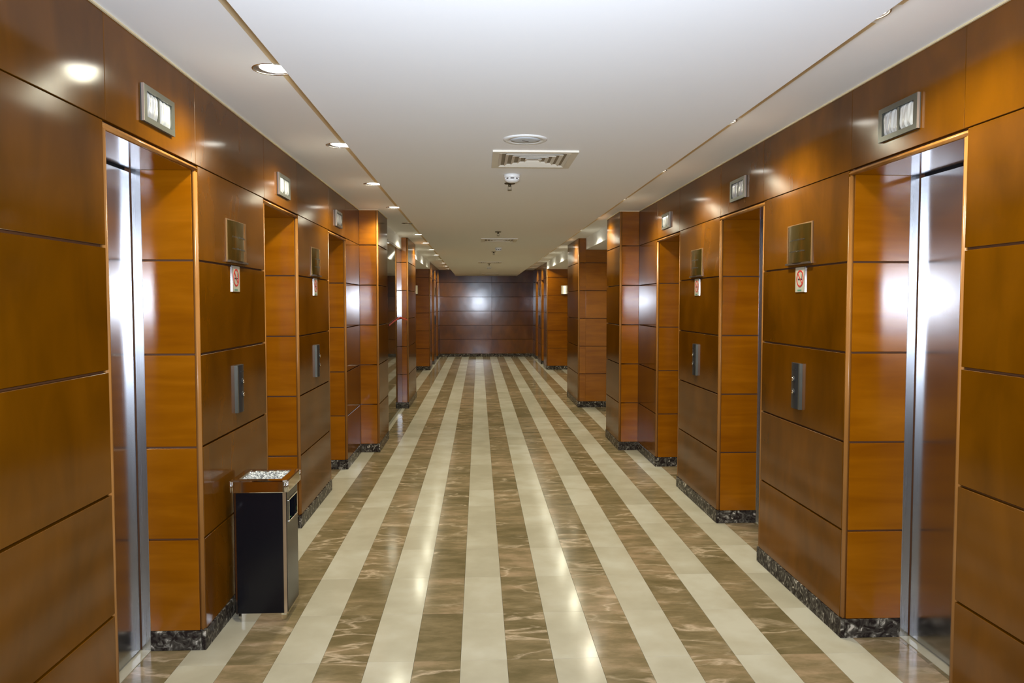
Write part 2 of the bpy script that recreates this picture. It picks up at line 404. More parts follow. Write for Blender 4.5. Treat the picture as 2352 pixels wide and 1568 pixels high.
# ------------------------------------------------------------------ baseboards
def skirting(par, x0, x1, y0, y1):
    return box_obj('skirting_stone', x0, x1, y0, y1, 0, BASE - 0.002, M_black, par, 0.002)
for s in (-1, 1):
    par = empty('baseboard_' + SIDE[s]); tag(par, kind='structure')
    X, t = XW[s], 0.014 * s   # stands 6 mm proud of the panel face
    q = 0.006 * s
    for a, b_ in ((YBACK, -1.2), (-1.2, 0.77), (0.77, 1.595), (1.595, D1[0][0] + .004), (D1[0][1] - .004, D1[1][0] + .004), (D1[1][1] - .004, D1[2][0] + .004), (D1[2][1] - .004, YC - .007)):
        skirting(par, X - q, X + t, a, b_ - .0005)
    for a, b_ in D1:
        skirting(par, X + t + s * .001, XJ[s], b_ - .005, b_ + 0.013)
        skirting(par, X + t + s * .001, XJ[s], a - 0.013, a + .005)
    skirting(par, X - q, X2[s] - q, YC - .006, YC + 0.013)
    skirting(par, X2[s] - q, X2[s] + t, YC + .0135, YE1)
    skirting(par, (XG[s] if s == -1 else 3.99), X2[s] - q, YP - .006, YP + 0.013)
    skirting(par, X2[s] - q, X2[s] + t, YP + .0135, YP2)
    skirting(par, s * 3.99, XG[s] - q, YB - .006, YB + .013)
    for a, b_ in ((YB + .0135, D2[0][0]), (D2[0][1], D2[1][0]), (D2[1][1], YEND - .007)): skirting(par, XG[s] - q, XG[s] + t, a, b_)
    for a, b_ in D2: skirting(par, XG[s] + t + s * .001, XG[s] + s * .24, b_ - .005, b_ + .013)
be = empty('baseboard_end'); tag(be, kind='structure')
skirting(be, XG[-1] + .006, 0.388, YEND - .006, YEND + .013); skirting(be, 0.389, XG[1] - .006, YEND - .006, YEND + .013)

# ------------------------------------------------------------------ floor
SW, E0 = 0.2055, 0.123                                   # stripe width and one stripe edge
TL, Y0 = 0.5225, 3.891
slab = box_obj('floor', -4.1, 4.1, YBACK - 0.1, YEND + 0.1, -0.10, -0.0075, M_grout)
floor = slab; tag(floor, kind='structure')
FO = Vector(floor.location)
tile_mesh = {}
def tile(x0, x1, y0, y1, brown):
    key = (round(x1 - x0, 4), round(y1 - y0, 4), brown)
    g = 0.0005
    if key not in tile_mesh:
        bm = bmesh.new(); hx, hy = (x1 - x0) / 2 - g, (y1 - y0) / 2 - g
        bm_box(bm, -hx, hx, -hy, hy, -0.007, 0.0, 0.0004)
        tile_mesh[key] = to_mesh('tile', bm, M_brown if brown else M_cream)
    o = link('tile', tile_mesh[key], floor, Vector(((x0 + x1) / 2, (y0 + y1) / 2, 0)) - FO)
def is_brown(k): return k % 2 == 0                       # stripe k spans E0+k*SW .. E0+(k+1)*SW
ks = range(-7, 8)
for k in ks:
    xa, xb = E0 + k * SW, E0 + (k + 1) * SW
    for r in range(-2, 17):
        tile(xa, xb, Y0 + r * TL, Y0 + (r + 1) * TL, is_brown(k))
far = {True: bmesh.new(), False: bmesh.new()}
def far_tile(x0, x1, y0, y1, brown):
    bm_box(far[brown], x0 + .0005, x1 - .0005, y0 + .0005, y1 - .0005, -0.007, 0.0)
for k in range(-21, 21):
    xa, xb = E0 + k * SW, E0 + (k + 1) * SW
    br = is_brown(k)
    inner = -7 <= k <= 7
    for r in range(-13, 37):
        ya, yb = Y0 + r * TL, min(Y0 + (r + 1) * TL, YEND)
        if inner:
            if -2 <= r < 17: continue
        else:
            if r < 10 and not (k in (-8, 8, -9, 9)): continue
            if k in (-8, 8, -9, 9) : br = True if r < 10 else is_brown(k)
            if abs(k) > 9 and not (9.0 < yb and ya < YB + .1): continue
            if k in (-8, -9) and r < 10 and not any(a - .3 < yb and ya < b_ + .3 for a, b_ in D1): continue
        far_tile(xa, xb, ya, yb, br)
for br in (True, False):
    o = link('distant_tile_field', to_mesh('distant_tiles', far[br], M_brown if br else M_cream), floor, -FO)
    o['kind'] = 'stuff'

# ------------------------------------------------------------------ ceiling with real holes for the downlights
LX = {-1: -0.860, 1: 1.306}
LY = {-1: [3.34 + 1.565 * i for i in range(0, 13)], 1: [2.62 + 1.555 * i for i in range(0, 14)]}
RH = 0.082
EC = {-1: -0.672, 1: 1.135}                              # lower edges of the dropped centre ceiling
SPL = 0.13
cb = bmesh.new()
def quad(bm, pts):
    bm.faces.new([bm.verts.new(p) for p in pts])
for s in (-1, 1):
    xin = EC[s] + s * 0.05; xout = XW[s] + s * 0.03
    cx = LX[s]; h = 0.11
    xa, xb = sorted((xin, xout))
    ylast = YBACK
    for y in LY[s]:
        quad(cb, [(xa, ylast, TOP), (xb, ylast, TOP), (xb, y - h, TOP), (xa, y - h, TOP)])
        quad(cb, [(xa, y - h, TOP), (cx - h, y - h, TOP), (cx - h, y + h, TOP), (xa, y + h, TOP)])
        quad(cb, [(cx + h, y - h, TOP), (xb, y - h, TOP), (xb, y + h, TOP), (cx + h, y + h, TOP)])
        n = 32; ci = []; sq = []
        for i in range(n):
            t = 2 * PI * i / n; c_, s_ = math.cos(t), math.sin(t); m_ = max(abs(c_), abs(s_))
            ci.append(cb.verts.new((cx + RH * c_, y + RH * s_, TOP))); sq.append(cb.verts.new((cx + h * c_ / m_, y + h * s_ / m_, TOP)))
        for i in range(n):
            j = (i + 1) % n; cb.faces.new((ci[i], ci[j], sq[j], sq[i]))
        ylast = y + h
    quad(cb, [(xa, ylast, TOP), (xb, ylast, TOP), (xb, YEND + .03, TOP), (xa, YEND + .03, TOP)])
# plenum lid keeps stray light out
quad(cb, [(-2.2, YBACK - .05, TOP + 0.2), (2.6, YBACK - .05, TOP + 0.2), (2.6, YEND + .1, TOP + 0.2), (-2.2, YEND + .1, TOP + 0.2)])
ceil = link('ceiling', to_mesh('ceiling', cb, M_ceil)); tag(ceil, kind='structure')
bm = bmesh.new()
prof = [(EC[-1] - SPL, TOP + .001), (EC[-1], DROP), (EC[1], DROP), (EC[1] + SPL, TOP + .001)]
for (xa, za), (xb, zb) in zip(prof, prof[1:]):
    quad(bm, [(xa, YBACK, za), (xb, YBACK, zb), (xb, YEND + .02, zb), (xa, YEND + .02, za)])
link('dropped_centre_panel', to_mesh('dropped_centre', bm, M_ceil), ceil)
for s in (-1, 1):                                        # ceilings of the side lobbies
    for a, b_ in ((YE1 - .05, YP + .02), (YP2 - .02, YB + .02)):
        box_obj('lobby_ceiling', XG[s] + s * 0.0005, s * 4.05, a, b_, DROP, DROP + 0.03, M_ceil, ceil)
# gold band beside the drop, cut at every lamp; cream sealant line at the wall head
for n_, s in ((1, -1), (2, 1)):
    xo_, xi_ = (-0.839, -0.776) if s == -1 else (1.391, 1.326)
    yl = YBACK; L_ = []
    for y in LY[s] + [YEND + 1]:
        L_.append((xo_, xi_, yl, min(y - 0.084, YEND), TOP - 0.0012, TOP - 0.0002)); yl = y + 0.084
        if yl > YEND: break
    t = boxes_obj('trim_%d' % n_, L_, M_gold); tag(t, kind='structure')
for n_, s in ((3, -1), (4, 1)):
    t = boxes_obj('trim_%d' % n_, [(XW[s] - s * .007, XW[s], YBACK, YC - .001, TOP - .007, TOP), (X2[s] - s * .006, X2[s], YC, YE1, TOP - .006, TOP), (XW[s] - s * .007, X2[s] - s * .006, YC - .006, YC, TOP - .006, TOP)], M_caulk)
    tag(t, kind='structure')

# ------------------------------------------------------------------ lift doors
num = 1
def lift_door(s, a, b_, xj, xd, near=True):
    global num
    d = empty('door_%d' % num, ((xj + xd) / 2, (a + b_) / 2, 0)); tag(d, kind='structure'); num += 1
    O = Vector(d.location)
    def bx(name, *args, **k):
        o = box_obj(name, *args, parent=d, **k); o.location = Vector(o.location) - O; return o
    m = (a + b_) / 2
    bx('door_leaf', xd, xd + s * .03, a + .004, m - .0015, 0.012, HEAD - .012, M_steel, bev=.001)
    bx('door_leaf', xd, xd + s * .03, m + .0015, b_ - .006, 0.012, HEAD - .012, M_steel, bev=.001)
    bx('steel_jamb', xj, xd - s * .004, b_, b_ + .016, 0, HEAD, M_jamb, bev=.0008)
    bx('steel_jamb', xj, xd - s * .004, a - .016, a, 0, HEAD, M_jamb, bev=.0008)
    bx('head_frame', xj, xd - s * .004, a, b_, HEAD, HEAD + .016, M_jamb)
    bx('door_shadow_gap', xd + s * .031, xd + s * .04, a - .03, b_ + .03, 0, HEAD + .03, M_dark)
    bx('threshold', xj - s * .001, xd + s * .03, a, b_, -.006, 0.0035, M_cream, bev=.001)
for a, b_ in D1:
    for s in (-1, 1): lift_door(s, a, b_, XJ[s], XD[s])
for a, b_ in D2:
    for s in (-1, 1): lift_door(s, a, b_, XG[s] + s * .245, XG[s] + s * .29)

# ------------------------------------------------------------------ left glass screen
g = box_obj('window_1', XG[-1] - 0.012, XG[-1], YE1 + .02, YP - .002, 0.004, DROP - .032, M_glass); tag(g, kind='structure')
gl = g.location.copy()
o = box_obj('head_channel', XG[-1] - .02, XG[-1] + .004, YE1, YP - .002, DROP - .030, DROP - .002, M_pipe, g); o.location = Vector(o.location) - gl
o = box_obj('floor_channel', XG[-1] - .016, XG[-1] + .003, YE1, YP - .002, 0.001, .007, M_cream, g); o.location = Vector(o.location) - gl

# ------------------------------------------------------------------ downlights
def ring_mesh():
    bm = bmesh.new()
    bm_lathe(bm, [(0.0785, 0.004), (0.0785, -0.0025), (0.081, -0.0035), (0.084, -0.0028), (0.085, 0.0)], 48, closed=True)
    return to_mesh('trim_ring', bm, M_chrome, True)
def baffle_mesh():
    bm = bmesh.new(); bm_lathe(bm, [(0.0785, 0.0), (0.077, 0.012), (0.0, 0.012)], 48); return to_mesh('baffle', bm, M_can, True)
def lensmesh(m, kx, dx, ky, dy):
    bm = bmesh.new(); bm_lathe(bm, [(0.066, 0.009), (0.055, 0.005), (0.0, 0.003)], 48)
    for v in bm.verts: v.co.x = v.co.x * kx + dx; v.co.y = v.co.y * ky + dy; v.co.z -= 0.003
    return to_mesh('lens', bm, m, True)
RM, BM_ = ring_mesh(), baffle_mesh()
LM = {(k, s): lensmesh(m, *((1.0, .0110, 1.10, .003) if s == -1 else (1.17, 0.0, 0.99, .011))) for s in (-1, 1) for k, m in (('lit', M_lit), ('dim', M_dim), ('off', M_unlit))}
spots = {}
for st, e in (('lit', 1.0), ('dim', 0.2)):
    l = bpy.data.lights.new('downlight_lamp_' + st, 'SPOT'); l.energy = DOWN * e; l.color = (0.97, 0.94, 0.72)
    l.spot_size = math.radians(158); l.spot_blend = 0.6; l.shadow_soft_size = 0.05; spots[st] = l
ORD = ['nearest', 'second', 'third', 'fourth', 'fifth', 'sixth', 'seventh', 'eighth', 'ninth', 'tenth', 'eleventh', 'twelfth', 'thirteenth', 'fourteenth', 'fifteenth']
for s in (-1, 1):
    for i, y in enumerate(LY[s]):
        if y > YEND - .2: continue
        vis = i
        st = 'lit'
        if s == -1 and vis == 4: st = 'off'
        if s == -1 and vis == 9: st = 'dim'
        d = empty('downlight', (LX[s], y, TOP))
        if True:
            what = {'lit': 'bright round recessed downlight', 'off': 'unlit round recessed downlight, dark', 'dim': 'dim round recessed downlight'}[st]
            where = 'nearest the camera' if vis == 0 else (ORD[vis] + ' from the camera')
            if s == 1 and vis > 0: what = 'bright downlight half hidden by the dropped ceiling'
            lab = '%s, %s in the %s row' % (what, where, SIDE[s])
        tag(d, lab, 'ceiling light', 'recessed downlights along the ceiling')
        link('trim_ring', RM, d); link('baffle', BM_, d); link('lens', LM[(st, s)], d)
        if st != 'off':
            lo = bpy.data.objects.new('lamp', spots[st]); COL.objects.link(lo); lo.parent = d; lo.location = (0, 0, -0.010)

# ------------------------------------------------------------------ wall fittings (local frame: u along +y of the wall, n into the corridor)
def fitting(name, s, y, z, label, cat, group, face=None, rot=None):
    x = XW[s] if face is None else face
    o = empty(name, (x, y, z), rot if rot is not None else (PI / 2 if s == -1 else -PI / 2))
    return tag(o, label, cat, group)
# in the local frame: x runs along the wall, -y points into the corridor, z up
def fbox(name, par, x0, x1, y0, y1, z0, z1, m, bev=0.0, seg=1):
    bm = bmesh.new(); bm_box(bm, x0, x1, y0, y1, z0, z1, bev, seg)
    return link(name, to_mesh(name, bm, m), par)
def indicator(s, y, label):
    t = fitting('floor_indicator', s, y, 2.328, label, 'indicator', 'lift indicators above the doors')
    w_, h_ = 0.146, 0.069
    bm = bmesh.new()
    for b in ((-w_, w_, -.014, 0, 0.048, h_), (-w_, w_, -.014, 0, -h_, -0.048), (-w_, -0.118, -.014, 0, -.048, .048), (0.118, w_, -.014, 0, -.048, .048), (-.006, .006, -.010, 0, -.048, .048)):
        bm_box(bm, *b)
    link('frame', to_mesh('frame', bm, M_grey), t)
    fbox('edge_strip', t, (-w_ - .002) if s == -1 else (w_ - .001), (-w_ + .001) if s == -1 else (w_ + .002), -.0145, -.005, -h_, h_, M_edge)
    for c in (-0.062, 0.062):                            # ribbed lenses bulging like cut glass
        bm = bmesh.new(); nx, nz = 40, 8; g_ = []
        rnd = random.Random(int(y * 10) + int(c * 1000) + s)
        ph = [rnd.uniform(0, 6) for _ in range(4)]
        for i in range(nx + 1):
            u = -1 + 2 * i / nx; col = []
            for j in range(nz + 1):
                v = -1 + 2 * j / nz
                d_ = 0.010 * (1 - abs(u) ** 4) * (1 - abs(v) ** 6) + 0.0022 * math.sin(11 * u + ph[0] + .8 * math.sin(2 * v + ph[1])) + 0.0014 * math.sin(19 * u + ph[2] - v * 1.5)
                col.append(bm.verts.new((c + u * 0.055, -0.004 - max(d_, -.002), v * 0.047)))
            g_.append(col)
        for i in range(nx):
            for j in range(nz): bm.faces.new((g_[i][j], g_[i + 1][j], g_[i + 1][j + 1], g_[i][j + 1]))
        link('lens', to_mesh('lens', bm, M_lens, True), t)
    fbox('back_plate', t, -.13, .13, -.003, -.0002, -.055, .055, M_dark)
def plaque(s, y, label, z=1.895, face=None, rot=None, m=None, big=False):
    t = fitting('wall_plaque', s, y, z, label, 'plaque', None, face, rot)
    m = m or M_brass
    w_, h_ = 0.160, 0.108
    fbox('backing', t, -w_, w_, -.006, 0, -h_, h_, M_frost, .001)
    bm = bmesh.new(); n = 16; A = []; B = []             # gently bowed plate
    for i in range(n + 1):
        u = -1 + 2 * i / n; d_ = 0.007 + 0.017 * (1 - u * u)
        A.append((u * (w_ - .012), -d_))
    for q in (-h_ + .010, h_ - .008):
        B.append([bm.verts.new((a_, b_, q)) for a_, b_ in A] + [bm.verts.new((a_, -.006, q)) for a_, b_ in reversed(A)])
    k = len(B[0])
    for i in range(k): bm.faces.new((B[0][i], B[0][(i + 1) % k], B[1][(i + 1) % k], B[1][i]))
    bm.faces.new(B[0]); bm.faces.new(B[1])
    link('plate', to_mesh('plate', bm, m), t)
    fbox('lower_lip', t, -w_ + .01, w_ - .01, -.020, -.006, -h_, -h_ + .010, M_can)
    # two worn lines of engraved lettering, too blurred in the photograph to read
    rnd = random.Random(int(y * 7) + s)
    bm = bmesh.new()
    for zz, n_ in ((0.022, 13), (-0.038, 13)):
        for i in range(n_):
            u = -0.10 + 0.2 * i / n_; wd = rnd.uniform(.006, .012)
            uu = u / (w_ - .012); d_ = 0.007 + 0.017 * (1 - uu * uu)
            bm_box(bm, u, u + wd, -d_ - .0008, -d_ + .003, zz - .0035, zz + rnd.uniform(.001, .005))
    e = link('engraving', to_mesh('engraving', bm, M_blackprint), t); e['kind'] = 'stuff'
def no_smoking(s, y, label):
    t = fitting('no_smoking_sign', s, y, 1.706, label, 'sign', 'no smoking signs under the brass plaques')
    w_, h_ = 0.062, 0.066
    fbox('plate', t, -w_, w_, -.004, 0, -h_, h_, M_sign, .001)
    fbox('edge', t, (-w_ - .001) if s == -1 else (w_ - .004), (-w_ + .004) if s == -1 else (w_ + .001), -.0055, 0, -h_, h_, M_chrome)
    bm = bmesh.new(); n = 48; ro, ri, zc = 0.045, 0.037, 0.006
    f = [[], [], [], []]
    for i in range(n):
        a = 2 * PI * i / n
        for lst, r_, y_ in ((f[0], ro, -.004), (f[1], ro, -.0055), (f[2], ri, -.0055), (f[3], ri, -.004)):
            lst.append(bm.verts.new((r_ * math.cos(a), y_, zc + r_ * math.sin(a))))
    for i in range(n):
        j = (i + 1) % n
        for p, q in ((0, 1), (1, 2), (2, 3)): bm.faces.new((f[p][i], f[p][j], f[q][j], f[q][i]))
    link('prohibition_ring', to_mesh('ring', bm, M_red), t)
    bm = bmesh.new(); bm_box(bm, -.038, .038, -.0056, -.0035, -.0035, .0035)
    for v in bm.verts:
        x_, z_ = v.co.x, v.co.z; c_, s_ = math.cos(-PI / 4), math.sin(-PI / 4)
        v.co.x = x_ * c_ - z_ * s_; v.co.z = zc + x_ * s_ + z_ * c_
    link('prohibition_bar', to_mesh('bar', bm, M_red), t)
    bm = bmesh.new()
    bm_box(bm, -.026, .020, -.0050, -.0035, -.004 + zc - .003, .003 + zc - .003); bm_box(bm, .0215, .026, -.0050, -.0035, -.004 + zc - .003, .003 + zc - .003)
    for k in range(4): bm_box(bm, .021 + .002 * math.sin(k), .024 + .002 * math.sin(k), -.0050, -.0035, zc + .003 + .005 * k, zc + .008 + .005 * k)
    link('cigarette_symbol', to_mesh('cigarette', bm, M_blackprint), t)
    fbox('green_strip', t, -.03, .02, -.0048, -.0035, -.060, -.052, M_greenprint)
def call_panel(s, y, label):
    t = fitting('call_button_panel', s, y, 1.139, label, 'button panel', 'lift call panels between the doors')
    w_, h_ = 0.058, 0.122
    bm = bmesh.new()                                     # bowed face plate
    n = 10; B = []
    for q in (-h_, h_):
        B.append([bm.verts.new((w_ * (-1 + 2 * i / n), -.010 - .012 * (1 - (-1 + 2 * i / n) ** 2), q)) for i in range(n + 1)] + [bm.verts.new((w_, 0, q)), bm.verts.new((-w_, 0, q))])
    k = len(B[0])
    for i in range(k): bm.faces.new((B[0][i], B[0][(i + 1) % k], B[1][(i + 1) % k], B[1][i]))
    bm.faces.new(B[0]); bm.faces.new(B[1])
    link('face_plate', to_mesh('face_plate', bm, M_panelgrey), t)
    fbox('side_strip', t, (-w_ - .003) if s == -1 else (w_ - .012), (-w_ + .012) if s == -1 else (w_ + .003), -.0165, 0, -h_, h_, M_grey)
    for dz in (0.036, -0.032):
        for nm, prof, m in (('button_collar', [(0.0, 0.0), (.016, 0), (.016, .003), (.012, .0045), (0, .0045)], M_dark), ('button', [(0.0, .004), (.0095, .004), (.0095, .008), (.007, .010), (0, .0105)], M_chrome)):
            bm = bmesh.new(); bm_lathe(bm, prof, 24)
            for v in bm.verts: v.co = Vector((v.co.x, -0.0205 - v.co.z, v.co.y + dz))
            link(nm, to_mesh(nm, bm, m, True), t)
    bm = bmesh.new()
    bm_box(bm, -.022, .022, -.0225, -.018, .085, .090)
    link('slot_mark', to_mesh('slot', bm, M_dark), t)
ORDN = ['nearest', 'second', 'third']
for s in (-1, 1):
    sd = SIDE[s]
    for i, y in enumerate((3.115, 5.065, 7.02)):
        indicator(s, y, 'grey framed lift indicator with two ribbed silver lenses above %s %s lift door' % (ORDN[i], sd))
    for i, y in enumerate((4.066, 6.020)):
        k = ('nearest', 'second')[i]
        plaque(s, y + .01, 'bowed brass plaque high on the %s wall between %s lift doors' % (sd, ('first and second', 'second and third')[i]))
        no_smoking(s, y - .006, 'small pale no smoking sign under the %s %s wall plaque' % (k, sd))
        call_panel(s, y + .012, 'grey metal call panel with two round buttons, %s on the %s wall' % (k, sd))
plaque(1, 0, 'bright brass plaque on the far right wall facing the camera', face=2.12, rot=0, m=M_brightbrass)
bpy.context.view_layer.update()
pl = [o for o in S.objects if o.name.startswith('wall_plaque')][-1]; pl.location = (2.115, YB, 1.90)
plaque(-1, 0, 'bright brass plaque on the far left wall, half hidden by the pier', face=-1.58, rot=0, m=M_brightbrass)
pl = [o for o in S.objects if o.name.startswith('wall_plaque') and 'far left' in o['label']][-1]; pl.location = (-1.585, YB, 1.90)
for s in (-1, 1):                                        # far bank fittings, a few pixels each
    y = 20.6
    t = fitting('call_button_panel', s, y, 1.14, 'small dark call panel on the far %s lift wall' % SIDE[s], 'button panel', 'lift call panels between the doors', XG[s])
    fbox('face_plate', t, -.058, .058, -.016, 0, -.12, .12, M_panelgrey, .004)
    fbox('button', t, -.01, .01, -.021, -.016, .02, .04, M_chrome, .002)
    plaque(s, y, 'dark plaque on the far %s lift wall near the end wall' % SIDE[s], face=XG[s])

# ------------------------------------------------------------------ ceiling fittings
def vent(x, y, label, w_=0.458, d_=0.49):
    t = empty('ceiling_vent', (x, y, DROP)); tag(t, label, 'air vent', 'square vents in the centre ceiling')
    hx, hy = w_ / 2, d_ / 2; f = 0.035
    bm = bmesh.new()
    for b in ((-hx, hx, -hy, -hy + f), (-hx, hx, hy - f, hy), (-hx, -hx + f, -hy + f, hy - f), (hx - f, hx, -hy + f, hy - f)):
        bm_box(bm, *b, -.010, 0.0)
    link('frame', to_mesh('frame', bm, M_vent), t)
    for k in range(5):                                   # nested louvres, each a sloping square ring
        r = 1 - k * 0.19; a_, b_ = (hx - f) * r, (hy - f) * r
        c_, e_ = max(a_ - .030, .012), max(b_ - .030, .012)
        bm = bmesh.new()
        o4 = [(-a_, -b_), (a_, -b_), (a_, b_), (-a_, b_)]; i4 = [(-c_, -e_), (c_, -e_), (c_, e_), (-c_, e_)]
        for j in range(4):
            q = (j + 1) % 4
            for z0, z1 in ((-.008, .016), (-.006, .018)):
                pass
            quad(bm, [(*o4[j], -.009), (*o4[q], -.009), (*i4[q], .010), (*i4[j], .010)])
            quad(bm, [(*o4[j], -.009), (*o4[q], -.009), (o4[q][0] * .985, o4[q][1] * .985, -.011), (o4[j][0] * .985, o4[j][1] * .985, -.011)])
            quad(bm, [(o4[j][0] * .985, o4[j][1] * .985, -.011), (o4[q][0] * .985, o4[q][1] * .985, -.011), (i4[q][0] * .98, i4[q][1] * .98, .008), (i4[j][0] * .98, i4[j][1] * .98, .008)])
        link('louvre', to_mesh('louvre', bm, M_vent), t)
    fbox('duct_shade_sheet', t, -hx + f, hx - f, -hy + f, hy - f, -.0015, -.0003, M_ductback)  # dark sheet colours in the shade between the louvres, no open duct
def smoke(x, y, label, r=.052):
    t = empty('smoke_detector', (x, y, DROP)); tag(t, label, 'detector', 'smoke detectors in the centre ceiling')
    bm = bmesh.new(); bm_lathe(bm, [(0, 0), (r, 0), (r, -.014), (r * .93, -.022), (0, -.022)], 32); link('base', to_mesh('base', bm, M_white, True), t)
    bm = bmesh.new(); bm_lathe(bm, [(r * .80, -.022), (r * .80, -.030), (r * .78, -.030)], 32); link('sensing_slot', to_mesh('slot', bm, M_can, True), t)
    bm = bmesh.new()
    for k in range(8):
        a = 2 * PI * k / 8 + .39
        bm_box(bm, -.006, .006, r * .78, r * .92, -.031, -.021)
        for v in bm.verts[-8:]:
            x_, y_ = v.co.x, v.co.y; v.co.x = x_ * math.cos(a) - y_ * math.sin(a); v.co.y = x_ * math.sin(a) + y_ * math.cos(a)
    link('slot_rib', to_mesh('rib', bm, M_white), t)
    bm = bmesh.new(); bm_lathe(bm, [(0, -.030), (r * .90, -.030), (r * .86, -.038), (r * .6, -.047), (r * .3, -.050), (0, -.050)], 32); link('dome', to_mesh('dome', bm, M_white, True), t)
def sprinkler(x, y, label):
    t = empty('sprinkler_head', (x, y, DROP)); tag(t, label, 'sprinkler', 'sprinkler heads in the centre ceiling')
    bm = bmesh.new(); bm_lathe(bm, [(0, 0), (.036, 0), (.034, -.006), (.014, -.009), (0, -.009)], 28); link('rosette', to_mesh('rosette', bm, M_pipe, True), t)
    bm = bmesh.new(); bm_lathe(bm, [(0, -.009), (.010, -.009), (.010, -.022), (.006, -.024), (0, -.024)], 16); link('body', to_mesh('body', bm, M_pipe, True), t)
    bm = bmesh.new()
    for sg in (-1, 1): bm_box(bm, sg * .010 - .002, sg * .010 + .002, -.002, .002, -.046, -.018)
    link('yoke', to_mesh('yoke', bm, M_pipe), t)
    bm = bmesh.new(); bm_lathe(bm, [(0, -.045), (.014, -.045), (.014, -.048), (0, -.048)], 20); link('deflector', to_mesh('deflector', bm, M_pipe, True), t)
t = empty('ceiling_speaker', (0.232, 3.865, DROP)); tag(t, 'round white flush ceiling speaker nearest the camera, before the first vent', 'speaker')
bm = bmesh.new(); bm_lathe(bm, [(.072, 0), (.078, -.006), (.100, -.008), (.109, -.004), (.110, 0)], 48); link('rim', to_mesh('rim', bm, M_white, True), t)
bm = bmesh.new(); bm_lathe(bm, [(.075, -.001), (.074, -.006), (.05, -.0085), (0, -.009)], 48); link('grille', to_mesh('grille', bm, M_speaker, True), t)
o = fbox('dark_clip', t, -.018, .018, -.002, .002, -.0105, -.0085, M_can); o.rotation_euler = (0, 0, .5)
vent(0.306, 4.385, 'square white louvred ceiling vent nearest the camera')
vent(0.262, 9.96, 'square ceiling vent halfway along, second from the camera')
vent(0.225, 15.4, 'faint square ceiling vent, third from the camera')
vent(0.325, 21.4, 'farthest square ceiling vent, just before the end wall')
smoke(0.212, 4.93, 'white domed smoke detector just beyond the nearest vent')
smoke(0.292, 11.37, 'small pale smoke detector beyond the second vent')
smoke(0.235, 17.3, 'tiny faint smoke detector in the farthest part of the ceiling')
sprinkler(0.211, 5.27, 'dark sprinkler head hanging just behind the nearest smoke detector')
sprinkler(0.222, 8.82, 'dark sprinkler head just before the second vent')
sprinkler(0.239, 12.24, 'dark sprinkler head beyond the second smoke detector')
sprinkler(0.216, 15.85, 'dark sprinkler head beyond the third vent, farthest of the four')

# ------------------------------------------------------------------ ashtray bin
bx0, bx1, by0, by1 = -1.212, -0.952, 3.822, 4.082
bcx, bcy = (bx0 + bx1) / 2, (by0 + by1) / 2
B = empty('ashtray_bin', (bcx, bcy, 0)); tag(B, 'square black litter bin with chrome rim and gravel ashtray beside the left wall', 'bin')
hw = 0.130
def octo(h_, c_):                                         # square with cut corners, counter-clockwise
    return [(-h_ + c_, -h_), (h_ - c_, -h_), (h_, -h_ + c_), (h_, h_ - c_), (h_ - c_, h_), (-h_ + c_, h_), (-h_, h_ - c_), (-h_, -h_ + c_)]
def prism(bm, pts, z0, z1, cap=(True, True)):
    a = [bm.verts.new((x, y, z0)) for x, y in pts]; b_ = [bm.verts.new((x, y, z1)) for x, y in pts]; k = len(pts)
    for i in range(k): bm.faces.new((a[i], a[(i + 1) % k], b_[(i + 1) % k], b_[i]))
    if cap[0]: bm.faces.new(list(reversed(a)))
    if cap[1]: bm.faces.new(b_)
    return a, b_
Z0, Z1, ZR = 0.045, 0.652, 0.712
bm = bmesh.new(); prism(bm, octo(hw - .012, .02), 0.0, Z0); link('base_plinth', to_mesh('plinth', bm, M_chrome), B)
# body as separate side sheets so that the waste opening is a real hole
bm = bmesh.new(); C_ = .016
bm_box(bm, -hw + C_, hw - C_, -hw, -hw + .006, Z0, Z1, .002); link('side_panel', to_mesh('side', bm, M_binblack), B)
bm = bmesh.new(); bm_box(bm, -hw + C_, hw - C_, hw - .006, hw, Z0, Z1, .002); link('side_panel', to_mesh('side', bm, M_binblack), B)
bm = bmesh.new(); bm_box(bm, -hw, -hw + .006, -hw + C_, hw - C_, Z0, Z1, .002); link('side_panel', to_mesh('side', bm, M_binblack), B)
oy0, oy1, oz0, oz1 = -.078, .086, 0.495, 0.598
bm = bmesh.new()
for b in ((-hw + C_, hw - C_, Z0, oz0), (-hw + C_, hw - C_, oz1, Z1), (-hw + C_, oy0, oz0, oz1), (oy1, hw - C_, oz0, oz1)):
    bm_box(bm, hw - .006, hw, b[0], b[1], b[2], b[3])
link('side_panel', to_mesh('side', bm, M_binblack), B)
for sx, sy in ((-1, -1), (1, -1), (1, 1), (-1, 1)):
    bm = bmesh.new(); q = [(hw - C_, hw - .003), (hw - .003, hw - C_), (hw - .012, hw - C_ - .004), (hw - C_ - .004, hw - .012)]
    pts = [(sx * a, sy * b_) for a, b_ in q]
    prism(bm, pts, Z0 - .004, Z1 + .002); link('corner_strip', to_mesh('strip', bm, M_rosestrip), B)
bm = bmesh.new(); fr = .007
for b in ((oy0 - fr, oy1 + fr, oz1, oz1 + fr), (oy0 - fr, oy1 + fr, oz0 - fr, oz0), (oy0 - fr, oy0, oz0, oz1), (oy1, oy1 + fr, oz0, oz1)):
    bm_box(bm, hw - .002, hw + .005, *b, .001)
link('opening_frame', to_mesh('oframe', bm, M_chrome), B)
fbox('liner', B, -hw + .012, hw - .030, -hw + .012, hw - .012, Z0 + .01, 0.45, plain('dark_liner', (.02, .02, .02), .6))
bm = bmesh.new(); rnd = random.Random(3); n = 10; g_ = []
for i in range(n + 1):
    g_.append([bm.verts.new((-.09 + .2 * i / n, -.06 + .12 * j / n, .455 + rnd.uniform(0, .045))) for j in range(n + 1)])
